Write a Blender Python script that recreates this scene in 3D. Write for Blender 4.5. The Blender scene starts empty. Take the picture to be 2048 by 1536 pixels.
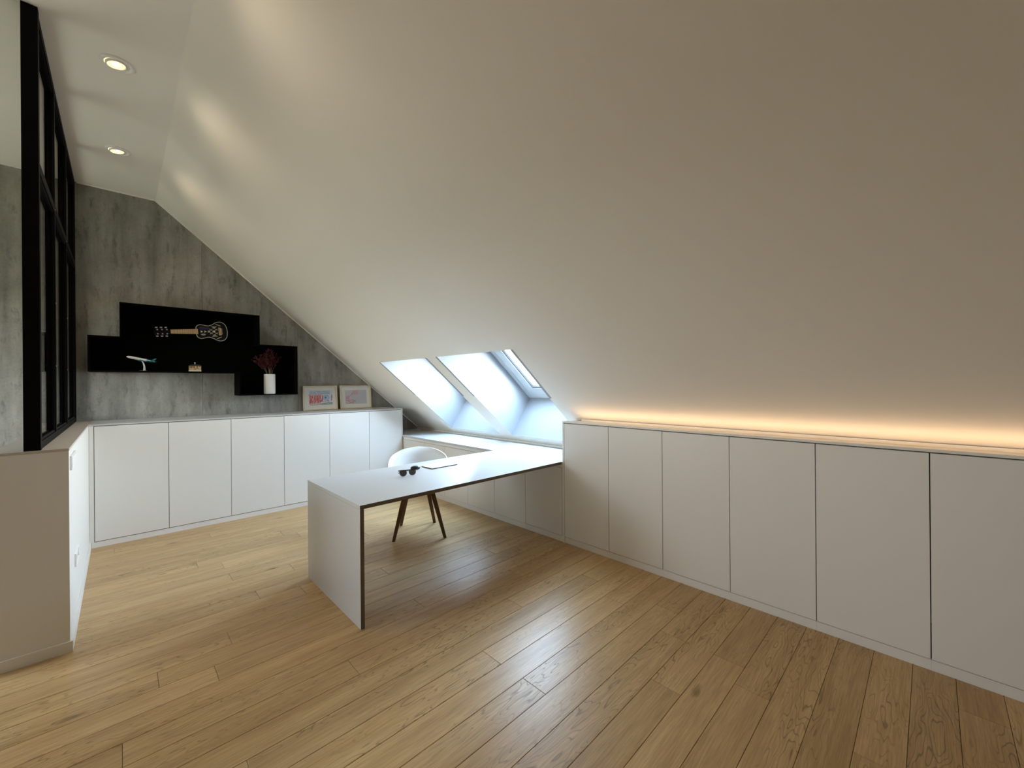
import bpy, bmesh, math, random
from mathutils import Vector, Matrix
random.seed(7)
C = bpy.context.scene.collection
S = bpy.context.scene
PI = math.pi

# ---------------------------------------------------------------- camera
CAM_H = 1.47
cd = bpy.data.cameras.new('camera'); cam = bpy.data.objects.new('camera', cd); C.objects.link(cam)
cd.sensor_fit = 'HORIZONTAL'; cd.sensor_width = 36.0; cd.lens = 36.0*810.8/2048
cd.clip_start = 0.02; cd.clip_end = 200
r_, u_, f_ = Vector((0.718596, -0.695382, -0.007992)), Vector((0.005479, -0.00583, 0.999968)), Vector((0.695406, 0.718617, 0.000379))
M = Matrix((r_, u_, -f_)).transposed().to_4x4(); M.translation = Vector((0, 0, CAM_H))
cam.matrix_world = M
S.camera = cam

# ---------------------------------------------------------------- world, exposure, lights
SKY = 84.0
AMB = 1.0
w = bpy.data.worlds.new('overcast_sky'); S.world = w; w.use_nodes = True
nt = w.node_tree; nt.nodes.clear()
def N(t, k, **kw):
    n = t.nodes.new(k)
    for a, b in kw.items(): setattr(n, a, b)
    return n
tc = N(nt, 'ShaderNodeTexCoord'); sx = N(nt, 'ShaderNodeSeparateXYZ'); rp = N(nt, 'ShaderNodeValToRGB')
bg = N(nt, 'ShaderNodeBackground'); ow = N(nt, 'ShaderNodeOutputWorld')
mz = N(nt, 'ShaderNodeMath', operation='MULTIPLY_ADD'); mz.inputs[1].default_value = 0.5; mz.inputs[2].default_value = 0.5
nt.links.new(tc.outputs['Generated'], sx.inputs[0]); nt.links.new(sx.outputs['Z'], mz.inputs[0]); nt.links.new(mz.outputs[0], rp.inputs[0])
# hazy bright sky: white at the horizon, deeper blue overhead, dull ground below
e = rp.color_ramp.elements
e[0].position = 0.47; e[0].color = (0.20, 0.22, 0.20, 1)
e[1].position = 0.50; e[1].color = (0.92, 0.98, 1.0, 1)
for p_, c_ in ((0.58, (0.80, 0.90, 1.0, 1)), (0.72, (0.45, 0.58, 0.74, 1)), (0.90, (0.24, 0.35, 0.50, 1))):
    q_ = e.new(p_); q_.color = c_
nt.links.new(rp.outputs[0], bg.inputs[0]); bg.inputs[1].default_value = SKY
nt.links.new(bg.outputs[0], ow.inputs[0])
S.view_settings.view_transform = 'Standard'; S.view_settings.look = 'None'
S.view_settings.gamma = 1; S.view_settings.use_curve_mapping = False
S.view_settings.exposure = 0.18
cy = S.cycles
cy.max_bounces = 12; cy.diffuse_bounces = 8; cy.glossy_bounces = 4; cy.transparent_max_bounces = 12
cy.sample_clamp_indirect = 6; cy.use_denoising = True
cy.caustics_reflective = False; cy.caustics_refractive = False
def portal(name, loc, direction, sx_, sy_):
    l = bpy.data.lights.new(name, 'AREA'); l.shape = 'RECTANGLE'; l.size = sx_; l.size_y = sy_
    l.cycles.is_portal = True
    o = bpy.data.objects.new(name, l); C.objects.link(o); o.location = loc
    d = Vector(direction).normalized()
    z = -d; y = Vector((0, 1, 0)); x = y.cross(z).normalized()
    o.matrix_world = Matrix.Translation(Vector(loc)) @ Matrix((x, y, z)).transposed().to_4x4()
    return o
LED_STRENGTH = 6.2
SPOT_W = 17.0
SPOT_FILL = 5.0  # power of the two unseen spotlights added as warm fill
BULB = 18.0
FILL_WIN = (3.6, 5.6, 0.9, 2.4)      # unseen window added for fill light, left of the partition
FILL_TINT = (0.51, 0.50, 0.485)       # pane tint that dims the added fill light
WARM = (1.0, 0.82, 0.60)

# ---------------------------------------------------------------- geometry numbers
XR = 2.947            # front of the right-hand cabinets
YJ = 2.38             # end of the tall row, start of the low row
ZT = 1.124            # top of the tall row
YF = 5.326            # front of the row on the concrete wall
YB = 5.94             # concrete wall
ZL = 1.132            # top of that row and of the half wall
SL = 0.8429; XS = 0.296; ZC = 3.53      # roof slope
XP = -0.206; YP = 3.344                 # half wall
ZD = 0.746
def zs(x): return ZC - SL*(x-XS)
XL, YR = -2.7, -2.4                     # far left wall, rear wall
XK = 3.62                               # knee wall behind the low cabinets

# ---------------------------------------------------------------- materials
def mat(name, col, rough=0.5, metal=0.0, spec=0.5, emit=None, strength=0.0):
    m = bpy.data.materials.new(name); m.use_nodes = True
    b = m.node_tree.nodes['Principled BSDF']
    b.inputs['Base Color'].default_value = (*col, 1); b.inputs['Roughness'].default_value = rough
    b.inputs['Metallic'].default_value = metal; b.inputs['Specular IOR Level'].default_value = spec
    if emit:
        b.inputs['Emission Color'].default_value = (*emit, 1); b.inputs['Emission Strength'].default_value = strength
    return m
def bsdf(m): return m.node_tree.nodes['Principled BSDF']
def add_bump(m, scale, strength, dist=0.002, coord='Object', detail=4):
    t = m.node_tree; b = bsdf(m)
    c = N(t, 'ShaderNodeTexCoord'); n = N(t, 'ShaderNodeTexNoise'); bp = N(t, 'ShaderNodeBump')
    n.inputs['Scale'].default_value = scale; n.inputs['Detail'].default_value = detail
    bp.inputs['Strength'].default_value = strength; bp.inputs['Distance'].default_value = dist
    t.links.new(c.outputs[coord], n.inputs['Vector']); t.links.new(n.outputs['Fac'], bp.inputs['Height'])
    t.links.new(bp.outputs['Normal'], b.inputs['Normal'])
plaster = mat('white_plaster', (0.87, 0.835, 0.765), 0.9, spec=0.2); add_bump(plaster, 90, 0.15)
lining = mat('dimmed_skylight_lining', (0.34, 0.35, 0.36), 0.7, spec=0.3); add_bump(lining, 120, 0.1)  # white lining coloured grey to hold down the brightness of the shafts
wall_paint = mat('half_wall_paint', (0.75, 0.72, 0.67), 0.85, spec=0.25); add_bump(wall_paint, 150, 0.1)
lacquer = mat('white_lacquer', (0.76, 0.74, 0.705), 0.42, spec=0.4); add_bump(lacquer, 400, 0.04, 0.0005)
laminate = mat('grey_white_laminate', (0.54, 0.535, 0.525), 0.30, spec=0.42); add_bump(laminate, 500, 0.05, 0.0005)
edge_dark = mat('dark_laminate_edge', (0.13, 0.105, 0.075), 0.5)
cap_mat = mat('half_wall_cap', (0.52, 0.47, 0.42), 0.6, spec=0.3)
black_steel = mat('black_steel', (0.0018, 0.0018, 0.002), 0.55, spec=0.08)
black_board = mat('black_board', (0.0015, 0.0015, 0.0015), 0.8, spec=0.04)
white_pl = mat('white_plastic', (0.86, 0.86, 0.85), 0.35)
carcass = mat('gap_shade_carcass', (0.10, 0.09, 0.08), 0.8, spec=0.1)  # white carcass coloured dark so the door gaps read as shaded lines
white_frame = mat('white_window_frame', (0.80, 0.83, 0.85), 0.3)
gasket = mat('grey_gasket', (0.16, 0.17, 0.18), 0.6)
shell_mat = mat('white_chair_shell', (0.80, 0.80, 0.79), 0.45)
walnut = mat('dark_oak_leg', (0.105, 0.048, 0.014), 0.45)
frame_wood = mat('pale_wood_frame', (0.66, 0.55, 0.40), 0.55)
paper = mat('white_mat_board', (0.78, 0.77, 0.73), 0.9)
steel = mat('brushed_steel', (0.65, 0.65, 0.64), 0.35, metal=1.0)
alu = mat('aluminium_profile', (0.74, 0.70, 0.63), 0.5)
cream = mat('cream_inlay', (0.70, 0.62, 0.46), 0.6)
maple = mat('maple_fretboard', (0.66, 0.44, 0.22), 0.5)
brown = mat('brown_wood', (0.25, 0.13, 0.05), 0.5)
navy = mat('navy_lacquer', (0.008, 0.014, 0.05), 0.35)
silver = mat('silver_knob', (0.80, 0.80, 0.78), 0.3, metal=0.6)
greyinlay = mat('grey_inlay', (0.35, 0.34, 0.30), 0.6)
gblack = mat('guitar_black', (0.004, 0.004, 0.005), 0.45, spec=0.2)
led_mat = mat('led_diffuser', (0.9, 0.85, 0.75), 0.5, emit=(1.0, 0.66, 0.39), strength=LED_STRENGTH)
bulb_mat = mat('lamp_face', (0.9, 0.8, 0.6), 0.3, emit=(1.0, 0.66, 0.27), strength=1.6)
bulb_core = mat('lamp_core', (0.95, 0.9, 0.8), 0.3, emit=(1.0, 0.85, 0.6), strength=BULB)

def glass(name, tint=(1, 1, 1), refl=0.10):
    m = bpy.data.materials.new(name); m.use_nodes = True; t = m.node_tree; t.nodes.clear()
    tr = N(t, 'ShaderNodeBsdfTransparent'); gl = N(t, 'ShaderNodeBsdfGlossy'); mx = N(t, 'ShaderNodeMixShader')
    lw = N(t, 'ShaderNodeLayerWeight'); o = N(t, 'ShaderNodeOutputMaterial')
    pw_ = N(t, 'ShaderNodeMath', operation='POWER'); pw_.inputs[1].default_value = 5.0
    ma = N(t, 'ShaderNodeMath', operation='MULTIPLY_ADD'); ma.inputs[1].default_value = 0.75; ma.inputs[2].default_value = 0.04
    lw.inputs['Blend'].default_value = 0.5
    t.links.new(lw.outputs['Facing'], pw_.inputs[0]); t.links.new(pw_.outputs[0], ma.inputs[0])
    tr.inputs[0].default_value = (*tint, 1); gl.inputs['Roughness'].default_value = 0.0
    t.links.new(ma.outputs[0], mx.inputs[0]); t.links.new(tr.outputs[0], mx.inputs[1]); t.links.new(gl.outputs[0], mx.inputs[2])
    t.links.new(mx.outputs[0], o.inputs[0]); return m
pane_mat = glass('clear_pane', (0.95, 0.97, 0.97))
part_glass = glass('partition_glass', (0.93, 0.94, 0.93))
dark_lens = mat('dark_lens', (0.07, 0.075, 0.08), 0.08, spec=0.8)

# oak boards: grain runs along local x, each board shifted by its own random number
def oak():
    m = mat('oak_board', (0.5, 0.35, 0.2), 0.4, spec=0.28); t = m.node_tree; b = bsdf(m); L = t.links.new
    tc = N(t, 'ShaderNodeTexCoord'); oi = N(t, 'ShaderNodeObjectInfo')
    off = N(t, 'ShaderNodeVectorMath', operation='MULTIPLY_ADD'); off.inputs[1].default_value = (37.0, 91.0, 53.0)
    cr = N(t, 'ShaderNodeCombineXYZ')
    for i in range(3): L(oi.outputs['Random'], cr.inputs[i])
    L(cr.outputs[0], off.inputs[0]); L(tc.outputs['Object'], off.inputs[2])
    # cathedral rings
    wob = N(t, 'ShaderNodeTexNoise'); wob.inputs['Scale'].default_value = 1.0; wob.inputs['Detail'].default_value = 2.0
    mp0 = N(t, 'ShaderNodeMapping'); mp0.inputs['Scale'].default_value = (1.9, 11.0, 1.0)
    L(off.outputs[0], mp0.inputs[0]); L(mp0.outputs[0], wob.inputs['Vector'])
    mul = N(t, 'ShaderNodeMath', operation='MULTIPLY'); mul.inputs[1].default_value = 17.0
    L(wob.outputs['Fac'], mul.inputs[0])
    fr = N(t, 'ShaderNodeMath', operation='PINGPONG'); fr.inputs[1].default_value = 0.5
    L(mul.outputs[0], fr.inputs[0])
    ring = N(t, 'ShaderNodeValToRGB'); ring.color_ramp.elements[0].position = 0.0; ring.color_ramp.elements[1].position = 0.13
    ring.color_ramp.elements[0].color = (0, 0, 0, 1); ring.color_ramp.elements[1].color = (1, 1, 1, 1)
    L(fr.outputs[0], ring.inputs[0])
    # where the rings show strongly
    msk = N(t, 'ShaderNodeTexNoise'); msk.inputs['Scale'].default_value = 1.0
    mpm = N(t, 'ShaderNodeMapping'); mpm.inputs['Scale'].default_value = (0.9, 5.0, 1); mpm.inputs['Location'].default_value = (3, 7, 1)
    L(off.outputs[0], mpm.inputs[0]); L(mpm.outputs[0], msk.inputs['Vector'])
    mr = N(t, 'ShaderNodeMapRange'); mr.inputs[1].default_value = 0.46; mr.inputs[2].default_value = 0.64
    L(msk.outputs['Fac'], mr.inputs[0])
    # fine pores
    por = N(t, 'ShaderNodeTexNoise'); por.inputs['Scale'].default_value = 1.0; por.inputs['Detail'].default_value = 5.0; por.inputs['Roughness'].default_value = 0.65
    mpp = N(t, 'ShaderNodeMapping'); mpp.inputs['Scale'].default_value = (7.0, 150.0, 1)
    L(off.outputs[0], mpp.inputs[0]); L(mpp.outputs[0], por.inputs['Vector'])
    # broad tone
    brd = N(t, 'ShaderNodeTexNoise'); brd.inputs['Scale'].default_value = 1.0
    mpb = N(t, 'ShaderNodeMapping'); mpb.inputs['Scale'].default_value = (1.2, 14.0, 1)
    L(off.outputs[0], mpb.inputs[0]); L(mpb.outputs[0], brd.inputs['Vector'])
    c1 = N(t, 'ShaderNodeValToRGB'); el = c1.color_ramp.elements
    el[0].position = 0.25; el[0].color = (0.45, 0.28, 0.122, 1); el[1].position = 0.75; el[1].color = (0.59, 0.395, 0.19, 1)
    L(brd.outputs['Fac'], c1.inputs[0])
    pr = N(t, 'ShaderNodeMapRange'); pr.inputs[1].default_value = 0.3; pr.inputs[2].default_value = 0.7; pr.inputs[3].default_value = 0.74; pr.inputs[4].default_value = 1.13
    L(por.outputs['Fac'], pr.inputs[0])
    rm = N(t, 'ShaderNodeMath', operation='MULTIPLY'); inv = N(t, 'ShaderNodeMath', operation='SUBTRACT'); inv.inputs[0].default_value = 1.0
    L(ring.outputs[0], inv.inputs[1]); L(inv.outputs[0], rm.inputs[0]); L(mr.outputs[0], rm.inputs[1])
    rs = N(t, 'ShaderNodeMath', operation='MULTIPLY_ADD'); rs.inputs[1].default_value = -0.50; rs.inputs[2].default_value = 1.0
    L(rm.outputs[0], rs.inputs[0])
    tot = N(t, 'ShaderNodeMath', operation='MULTIPLY'); L(pr.outputs[0], tot.inputs[0]); L(rs.outputs[0], tot.inputs[1])
    # board tone
    bt = N(t, 'ShaderNodeMapRange'); bt.inputs[3].default_value = 0.89; bt.inputs[4].default_value = 1.06
    L(oi.outputs['Random'], bt.inputs[0])
    tt = N(t, 'ShaderNodeMath', operation='MULTIPLY'); L(tot.outputs[0], tt.inputs[0]); L(bt.outputs[0], tt.inputs[1])
    # knots
    kn = N(t, 'ShaderNodeTexVoronoi'); kn.inputs['Scale'].default_value = 1.0
    mpk = N(t, 'ShaderNodeMapping'); mpk.inputs['Scale'].default_value = (1.15, 3.3, 1)
    wq = N(t, 'ShaderNodeTexNoise'); wq.inputs['Scale'].default_value = 14
    L(off.outputs[0], wq.inputs['Vector'])
    wa = N(t, 'ShaderNodeMixRGB'); wa.blend_type = 'ADD'; wa.inputs[0].default_value = 0.05
    L(off.outputs[0], wa.inputs[1]); L(wq.outputs['Color'], wa.inputs[2]); L(wa.outputs[0], mpk.inputs[0]); L(mpk.outputs[0], kn.inputs['Vector'])
    kr = N(t, 'ShaderNodeMapRange'); kr.inputs[1].default_value = 0.012; kr.inputs[2].default_value = 0.075; kr.inputs[3].default_value = 0.35; kr.inputs[4].default_value = 1.0
    L(kn.outputs['Distance'], kr.inputs[0])
    tk = N(t, 'ShaderNodeMath', operation='MULTIPLY'); L(tt.outputs[0], tk.inputs[0]); L(kr.outputs[0], tk.inputs[1])
    fin = N(t, 'ShaderNodeVectorMath', operation='SCALE'); L(c1.outputs[0], fin.inputs[0]); L(tk.outputs[0], fin.inputs['Scale'])
    L(fin.outputs[0], b.inputs['Base Color'])
    bp = N(t, 'ShaderNodeBump'); bp.inputs['Strength'].default_value = 0.25; bp.inputs['Distance'].default_value = 0.0008
    L(tot.outputs[0], bp.inputs['Height']); L(bp.outputs[0], b.inputs['Normal'])
    rr = N(t, 'ShaderNodeMapRange'); rr.inputs[3].default_value = 0.46; rr.inputs[4].default_value = 0.33
    L(tot.outputs[0], rr.inputs[0]); L(rr.outputs[0], b.inputs['Roughness'])
    return m
oak_mat = oak()

def concrete():
    m = mat('concrete_panel', (0.3, 0.3, 0.28), 0.75, spec=0.3); t = m.node_tree; b = bsdf(m); L = t.links.new
    tc = N(t, 'ShaderNodeTexCoord'); oi = N(t, 'ShaderNodeObjectInfo'); cr = N(t, 'ShaderNodeCombineXYZ')
    for i in range(3): L(oi.outputs['Random'], cr.inputs[i])
    off = N(t, 'ShaderNodeVectorMath', operation='MULTIPLY_ADD'); off.inputs[1].default_value = (41, 17, 23)
    L(cr.outputs[0], off.inputs[0]); L(tc.outputs['Object'], off.inputs[2])
    def noise(scale, detail=4, rough=0.6, loc=(0, 0, 0)):
        mp = N(t, 'ShaderNodeMapping'); mp.inputs['Scale'].default_value = scale; mp.inputs['Location'].default_value = loc
        n = N(t, 'ShaderNodeTexNoise'); n.inputs['Scale'].default_value = 1; n.inputs['Detail'].default_value = detail; n.inputs['Roughness'].default_value = rough
        L(off.outputs[0], mp.inputs[0]); L(mp.outputs[0], n.inputs['Vector']); return n.outputs['Fac']
    def rng(s, a, b_, c, d):
        n = N(t, 'ShaderNodeMapRange'); n.inputs[1].default_value = a; n.inputs[2].default_value = b_; n.inputs[3].default_value = c; n.inputs[4].default_value = d
        L(s, n.inputs[0]); return n.outputs[0]
    def mulm(a, c):
        n = N(t, 'ShaderNodeMath', operation='MULTIPLY'); L(a, n.inputs[0]); L(c, n.inputs[1]); return n.outputs[0]
    streak = rng(noise((6.5, 1, 0.55), 4), 0.32, 0.68, 0.72, 1.22)
    blot = rng(noise((5, 5, 3.2), 6, 0.7, (5, 5, 5)), 0.35, 0.62, 0.80, 1.06)
    dark = rng(noise((15, 1, 4.5), 5, 0.75, (9, 2, 4)), 0.54, 0.68, 1.0, 0.62)
    fine = rng(noise((60, 60, 60), 3), 0.3, 0.7, 0.93, 1.07)
    f = mulm(mulm(mulm(streak, blot), dark), fine)
    col = N(t, 'ShaderNodeVectorMath', operation='SCALE'); col.inputs[0].default_value = (0.31, 0.295, 0.26)
    L(f, col.inputs['Scale']); L(col.outputs[0], b.inputs['Base Color'])
    bp = N(t, 'ShaderNodeBump'); bp.inputs['Strength'].default_value = 0.3; bp.inputs['Distance'].default_value = 0.002
    L(f, bp.inputs['Height']); L(bp.outputs[0], b.inputs['Normal'])
    return m
conc_mat = concrete()

# ---------------------------------------------------------------- mesh helpers
class MB:
    def __init__(s): s.v = []; s.f = []; s.mi = []; s.sm = []
    def add(s, vs, fs, mi=0, smooth=False):
        b = len(s.v); s.v += [tuple(v) for v in vs]
        for f in fs: s.f.append([b+i for i in f]); s.mi.append(mi); s.sm.append(smooth)
    def box(s, x0, x1, y0, y1, z0, z1, mi=0, m=None):
        vs = [Vector((x, y, z)) for x in (x0, x1) for y in (y0, y1) for z in (z0, z1)]
        if m is not None: vs = [m @ v for v in vs]
        s.add(vs, [(0, 1, 3, 2), (4, 6, 7, 5), (0, 4, 5, 1), (2, 3, 7, 6), (0, 2, 6, 4), (1, 5, 7, 3)], mi)
    def prism(s, pts, ax, a, b, mi=0, m=None, smooth=False):
        """polygon pts (two coordinates) pulled along axis ax from a to b; holes not allowed"""
        def mk(p, t):
            v = {'x': (t, p[0], p[1]), 'y': (p[0], t, p[1]), 'z': (p[0], p[1], t)}[ax]
            return m @ Vector(v) if m is not None else v
        n = len(pts)
        s.add([mk(p, a) for p in pts]+[mk(p, b) for p in pts],
              [tuple(range(n)), tuple(range(2*n-1, n-1, -1))]+[(i, i+n, (i+1) % n+n, (i+1) % n) for i in range(n)], mi, smooth)
    def ringprism(s, outer, inner, ax, a, b, mi=0, m=None):
        def mk(p, t):
            v = {'x': (t, p[0], p[1]), 'y': (p[0], t, p[1]), 'z': (p[0], p[1], t)}[ax]
            return m @ Vector(v) if m is not None else v
        n = len(outer)
        vs = [mk(p, a) for p in outer]+[mk(p, a) for p in inner]+[mk(p, b) for p in outer]+[mk(p, b) for p in inner]
        fs = []
        for i in range(n):
            j = (i+1) % n
            fs += [(i, j, n+j, n+i), (2*n+i, 3*n+i, 3*n+j, 2*n+j), (i, 2*n+i, 2*n+j, j), (n+i, n+j, 3*n+j, 3*n+i)]
        s.add(vs, fs, mi)
    def lathe(s, prof, seg=24, mi=0, m=None, cap0=True, cap1=True):
        """prof: (radius, z) list"""
        vs = []; n = len(prof)
        for r, z in prof:
            for k in range(seg):
                a = 2*PI*k/seg; v = Vector((r*math.cos(a), r*math.sin(a), z)); vs.append(m @ v if m is not None else v)
        fs = [(i*seg+k, i*seg+(k+1) % seg, (i+1)*seg+(k+1) % seg, (i+1)*seg+k) for i in range(n-1) for k in range(seg)]
        s.add(vs, fs, mi, True)
        b = len(s.v)-len(vs)
        if cap0: s.f.append([b+k for k in range(seg)][::-1]); s.mi.append(mi); s.sm.append(False)
        if cap1: s.f.append([b+(n-1)*seg+k for k in range(seg)]); s.mi.append(mi); s.sm.append(False)
    def tube(s, path, rad, seg=8, mi=0):
        path = [Vector(p) for p in path]; n = len(path)
        rads = rad if isinstance(rad, (list, tuple)) else [rad]*n
        vs = []
        up = Vector((0, 0, 1))
        for i, p in enumerate(path):
            d = (path[min(i+1, n-1)]-path[max(i-1, 0)]).normalized()
            a = d.cross(up if abs(d.dot(up)) < 0.95 else Vector((1, 0, 0))).normalized(); b = a.cross(d)
            for k in range(seg):
                t = 2*PI*k/seg; vs.append(p+(a*math.cos(t)+b*math.sin(t))*rads[i])
        fs = [(i*seg+k, i*seg+(k+1) % seg, (i+1)*seg+(k+1) % seg, (i+1)*seg+k) for i in range(n-1) for k in range(seg)]
        fs2 = [tuple(range(seg))[::-1], tuple((n-1)*seg+k for k in range(seg))]
        s.add(vs, fs, mi, True)
        b0 = len(s.v)-len(vs)
        for f in fs2: s.f.append([b0+i for i in f]); s.mi.append(mi); s.sm.append(False)
    def mesh(s, name, mats):
        me = bpy.data.meshes.new(name); me.from_pydata(s.v, [], s.f)
        for m in (mats if isinstance(mats, (list, tuple)) else [mats]): me.materials.append(m)
        me.polygons.foreach_set('material_index', s.mi); me.polygons.foreach_set('use_smooth', s.sm)
        bm = bmesh.new(); bm.from_mesh(me); bmesh.ops.recalc_face_normals(bm, faces=bm.faces); bm.to_mesh(me); bm.free()
        me.update(); return me
    def build(s, name, mats, parent=None, bevel=0.0, label=None):
        o = bpy.data.objects.new(name, s.mesh(name, mats)); C.objects.link(o)
        if parent is not None:
            o.parent = parent; o.matrix_parent_inverse = Matrix.Translation(-parent_world(parent))
        if bevel:
            b = o.modifiers.new('bevel', 'BEVEL'); b.width = bevel; b.segments = 2; b.limit_method = 'ANGLE'; b.angle_limit = math.radians(40)
        if label: o['label'] = label
        return o
def parent_world(o):
    # every vertex is given in room coordinates; only Empties carry a translation
    return Vector(o.location) if o.type == 'EMPTY' else Vector((0, 0, 0))
def tag(o, label, cat, group=None, kind=None):
    o['label'] = label; o['category'] = cat
    if group: o['group'] = group
    if kind: o['kind'] = kind
    return o
def empty(name, loc, label, cat, group=None, kind=None):
    o = bpy.data.objects.new(name, None); C.objects.link(o); o.location = loc; o.empty_display_size = 0.1
    return tag(o, label, cat, group, kind)
def bx(*a, mi=0):
    m = MB(); m.box(*a, mi=mi); return m

# ================================================================ SETTING
# floor: sub-floor with boards as its parts
fl = bx(XL, XK, YR, YB, -0.06, -0.016).build('floor', mat('floor_joint', (0.035, 0.02, 0.01), 0.9))
tag(fl, 'oak floor of long boards laid across the attic room', 'floor', kind='structure')
PW = 0.1505; Y0 = 0.0735; LEN = 2.2; GAP = 0.0016
board_cache = {}
def board_mesh(ln, wd):
    k = (round(ln, 3), round(wd, 4))
    if k not in board_cache:
        m = MB(); c = 0.0011; x, y = ln/2-GAP/2, wd/2-GAP/2
        vs = [(-x, -y, -0.016), (x, -y, -0.016), (x, y, -0.016), (-x, y, -0.016), (-x, -y, -c), (x, -y, -c), (x, y, -c), (-x, y, -c),
              (-x+c, -y+c, 0), (x-c, -y+c, 0), (x-c, y-c, 0), (-x+c, y-c, 0)]
        m.add(vs, [(0, 3, 2, 1), (0, 1, 5, 4), (1, 2, 6, 5), (2, 3, 7, 6), (3, 0, 4, 7), (4, 5, 9, 8), (5, 6, 10, 9), (6, 7, 11, 10), (7, 4, 8, 11), (8, 9, 10, 11)])
        board_cache[k] = m.mesh('board', oak_mat)
    return board_cache[k]
joint_x = {8: 1.441, 10: 1.431, 15: 1.441, 24: 0.608, 26: 0.60, 27: 0.45, 13: 0.87, 6: 2.3, 9: 0.2, 11: 2.55, 12: -0.3, 14: 2.2, 7: 0.35, 16: 0.35}
k0 = int(math.floor((YR-Y0)/PW)); k1 = int(math.ceil((YB-Y0)/PW))
XE0, XE1 = XL, XR+0.05
for k in range(k0, k1):
    ya, yb = max(YR, Y0+k*PW), min(YB, Y0+(k+1)*PW)
    if yb-ya < 0.01: continue
    xe1 = XE1 if ya <= YF+0.1 else -0.487      # behind the cabinets only the stair side has boards
    j = joint_x.get(k, random.uniform(0, LEN))
    cuts = [XE0]; x = j-LEN*4
    while x < XE1:
        if x > XE0+0.25 and x < xe1-0.12: cuts.append(x)
        x += LEN
    cuts.append(xe1)
    for a, b in zip(cuts[:-1], cuts[1:]):
        o = bpy.data.objects.new('plank', board_mesh(b-a, yb-ya)); C.objects.link(o)
        o.location = ((a+b)/2, (ya+yb)/2, 0); o.parent = fl

# concrete wall, made of storey-high panels
wb = bx(XL, XK+0.3, YB+0.02, YB+0.14, -0.06, ZC+0.1).build('wall_back', mat('wall_joint', (0.07, 0.065, 0.055), 0.9))
tag(wb, 'grey concrete wall behind the black shelf', 'wall', kind='structure')
pw = 1.03
edges = [-2.39, -1.36, -0.33, 0.70, 1.73, 2.76, 3.70]
edges = [XL]+edges
for a, b in zip(edges[:-1], edges[1:]):
    p = [(a+0.0012, -0.015), (b-0.0012, -0.015)]
    zb, za = min(ZC, zs(b)), min(ZC, zs(a))
    p.append((b-0.0012, max(zb, 0.6)))
    if a < XS < b: p.append((XS, ZC))
    p.append((a+0.0012, za))
    m = MB(); m.prism(p, 'y', YB, YB+0.02); m.build('panel', conc_mat, wb)

# flat ceiling with round holes is not needed: the lamps sit in shallow cups below it
cl = bx(XL, XS, YR, YB+0.02, ZC, ZC+0.12).build('ceiling', plaster)
tag(cl, 'flat white ceiling strip with recessed spotlights', 'ceiling', kind='structure')

# sloping ceiling with two skylight openings, built in (s, y, n): s down the slope, n outwards
DS = Vector((1, 0, -SL)).normalized(); NS = Vector((SL, 0, 1)).normalized()
MS = Matrix((DS, Vector((0, 1, 0)), NS)).transposed().to_4x4(); MS.translation = Vector((XS, 0, ZC))
k_s = 1/DS.x
def s_of(x): return (x-XS)*k_s
sA, sB = s_of(2.392), s_of(3.483)
FAR = (3.833, 4.886); NEAR = (2.492, 3.603)
sEnd = s_of(3.575)
sl = MB()
T = 0.06
ys = [YR, NEAR[0], NEAR[1], FAR[0], FAR[1], YB+0.02]
def slab(s0, s1, y0, y1): sl.box(s0, s1, y0, y1, 0, T, m=MS)
slab(0, sA, YR, YB+0.02); slab(sB, sEnd, YR, YB+0.02)
slab(sA, sB, ys[0], ys[1]); slab(sA, sB, ys[2], ys[3]); slab(sA, sB, ys[4], ys[5])
o = sl.build('ceiling_slope', plaster); tag(o, 'white sloping ceiling with two skylight openings', 'sloping ceiling', kind='structure')
# knee wall below the slope
o = bx(XK-0.045, XK+0.08, YR, YB+0.02, -0.06, zs(3.575)+0.02).build('wall_right', plaster)
tag(o, 'low knee wall under the foot of the slope', 'wall', kind='structure')
# small shadow-gap trim where slope meets worktop
o = bx(3.545, 3.573, YJ+0.001, YB-0.003, ZD+0.002, ZD+0.022).build('trim_1', lacquer)
tag(o, 'thin white strip behind the low worktop under the skylights', 'trim', kind='structure')
# white bead along the slope and concrete wall
m = MB(); p = MS
m.box(0.0, sEnd-0.03, YB-0.010, YB-0.0005, -0.014, -0.0005, m=MS)
o = m.build('trim_2', plaster); tag(o, 'white bead along the slope and the concrete wall', 'trim', kind='structure')
o = bx(-0.30, XS, YB-0.010, YB-0.0005, ZC-0.012, ZC-0.0005).build('trim_3', plaster)
tag(o, 'white bead along the flat ceiling and the concrete wall', 'trim', kind='structure')
# walls outside the picture that close the room
WY0, WY1, WZ0, WZ1 = FILL_WIN
m = MB()
m.box(XL-0.1, XL, YR, WY0, -0.06, ZC+0.1); m.box(XL-0.1, XL, WY1, YB+0.02, -0.06, ZC+0.1)
m.box(XL-0.1, XL, WY0, WY1, -0.06, WZ0); m.box(XL-0.1, XL, WY0, WY1, WZ1, ZC+0.1)
o = m.build('wall_left', plaster); tag(o, 'plain white wall left of the stair, with an added fill window', 'wall', kind='structure')
r = empty('window_3', (XL-0.05, (WY0+WY1)/2, WZ0), 'wide unseen window added for fill light in the wall left of the stair', 'window', kind='structure')  # unseen opening, added to let ambient light into the room
def rc(w): return [(WY0+w, WZ0+w), (WY1-w, WZ0+w), (WY1-w, WZ1-w), (WY0+w, WZ1-w)]
m = MB(); m.ringprism(rc(0.0005), rc(0.06), 'x', XL-0.085, XL-0.02); m.build('frame', white_frame, r)  # frame of the added fill window
bx(XL-0.06, XL-0.052, WY0+0.061, WY1-0.061, WZ0+0.061, WZ1-0.061).build('pane', glass('side_pane', FILL_TINT), r)  # dimming pane of the added fill window
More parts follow.
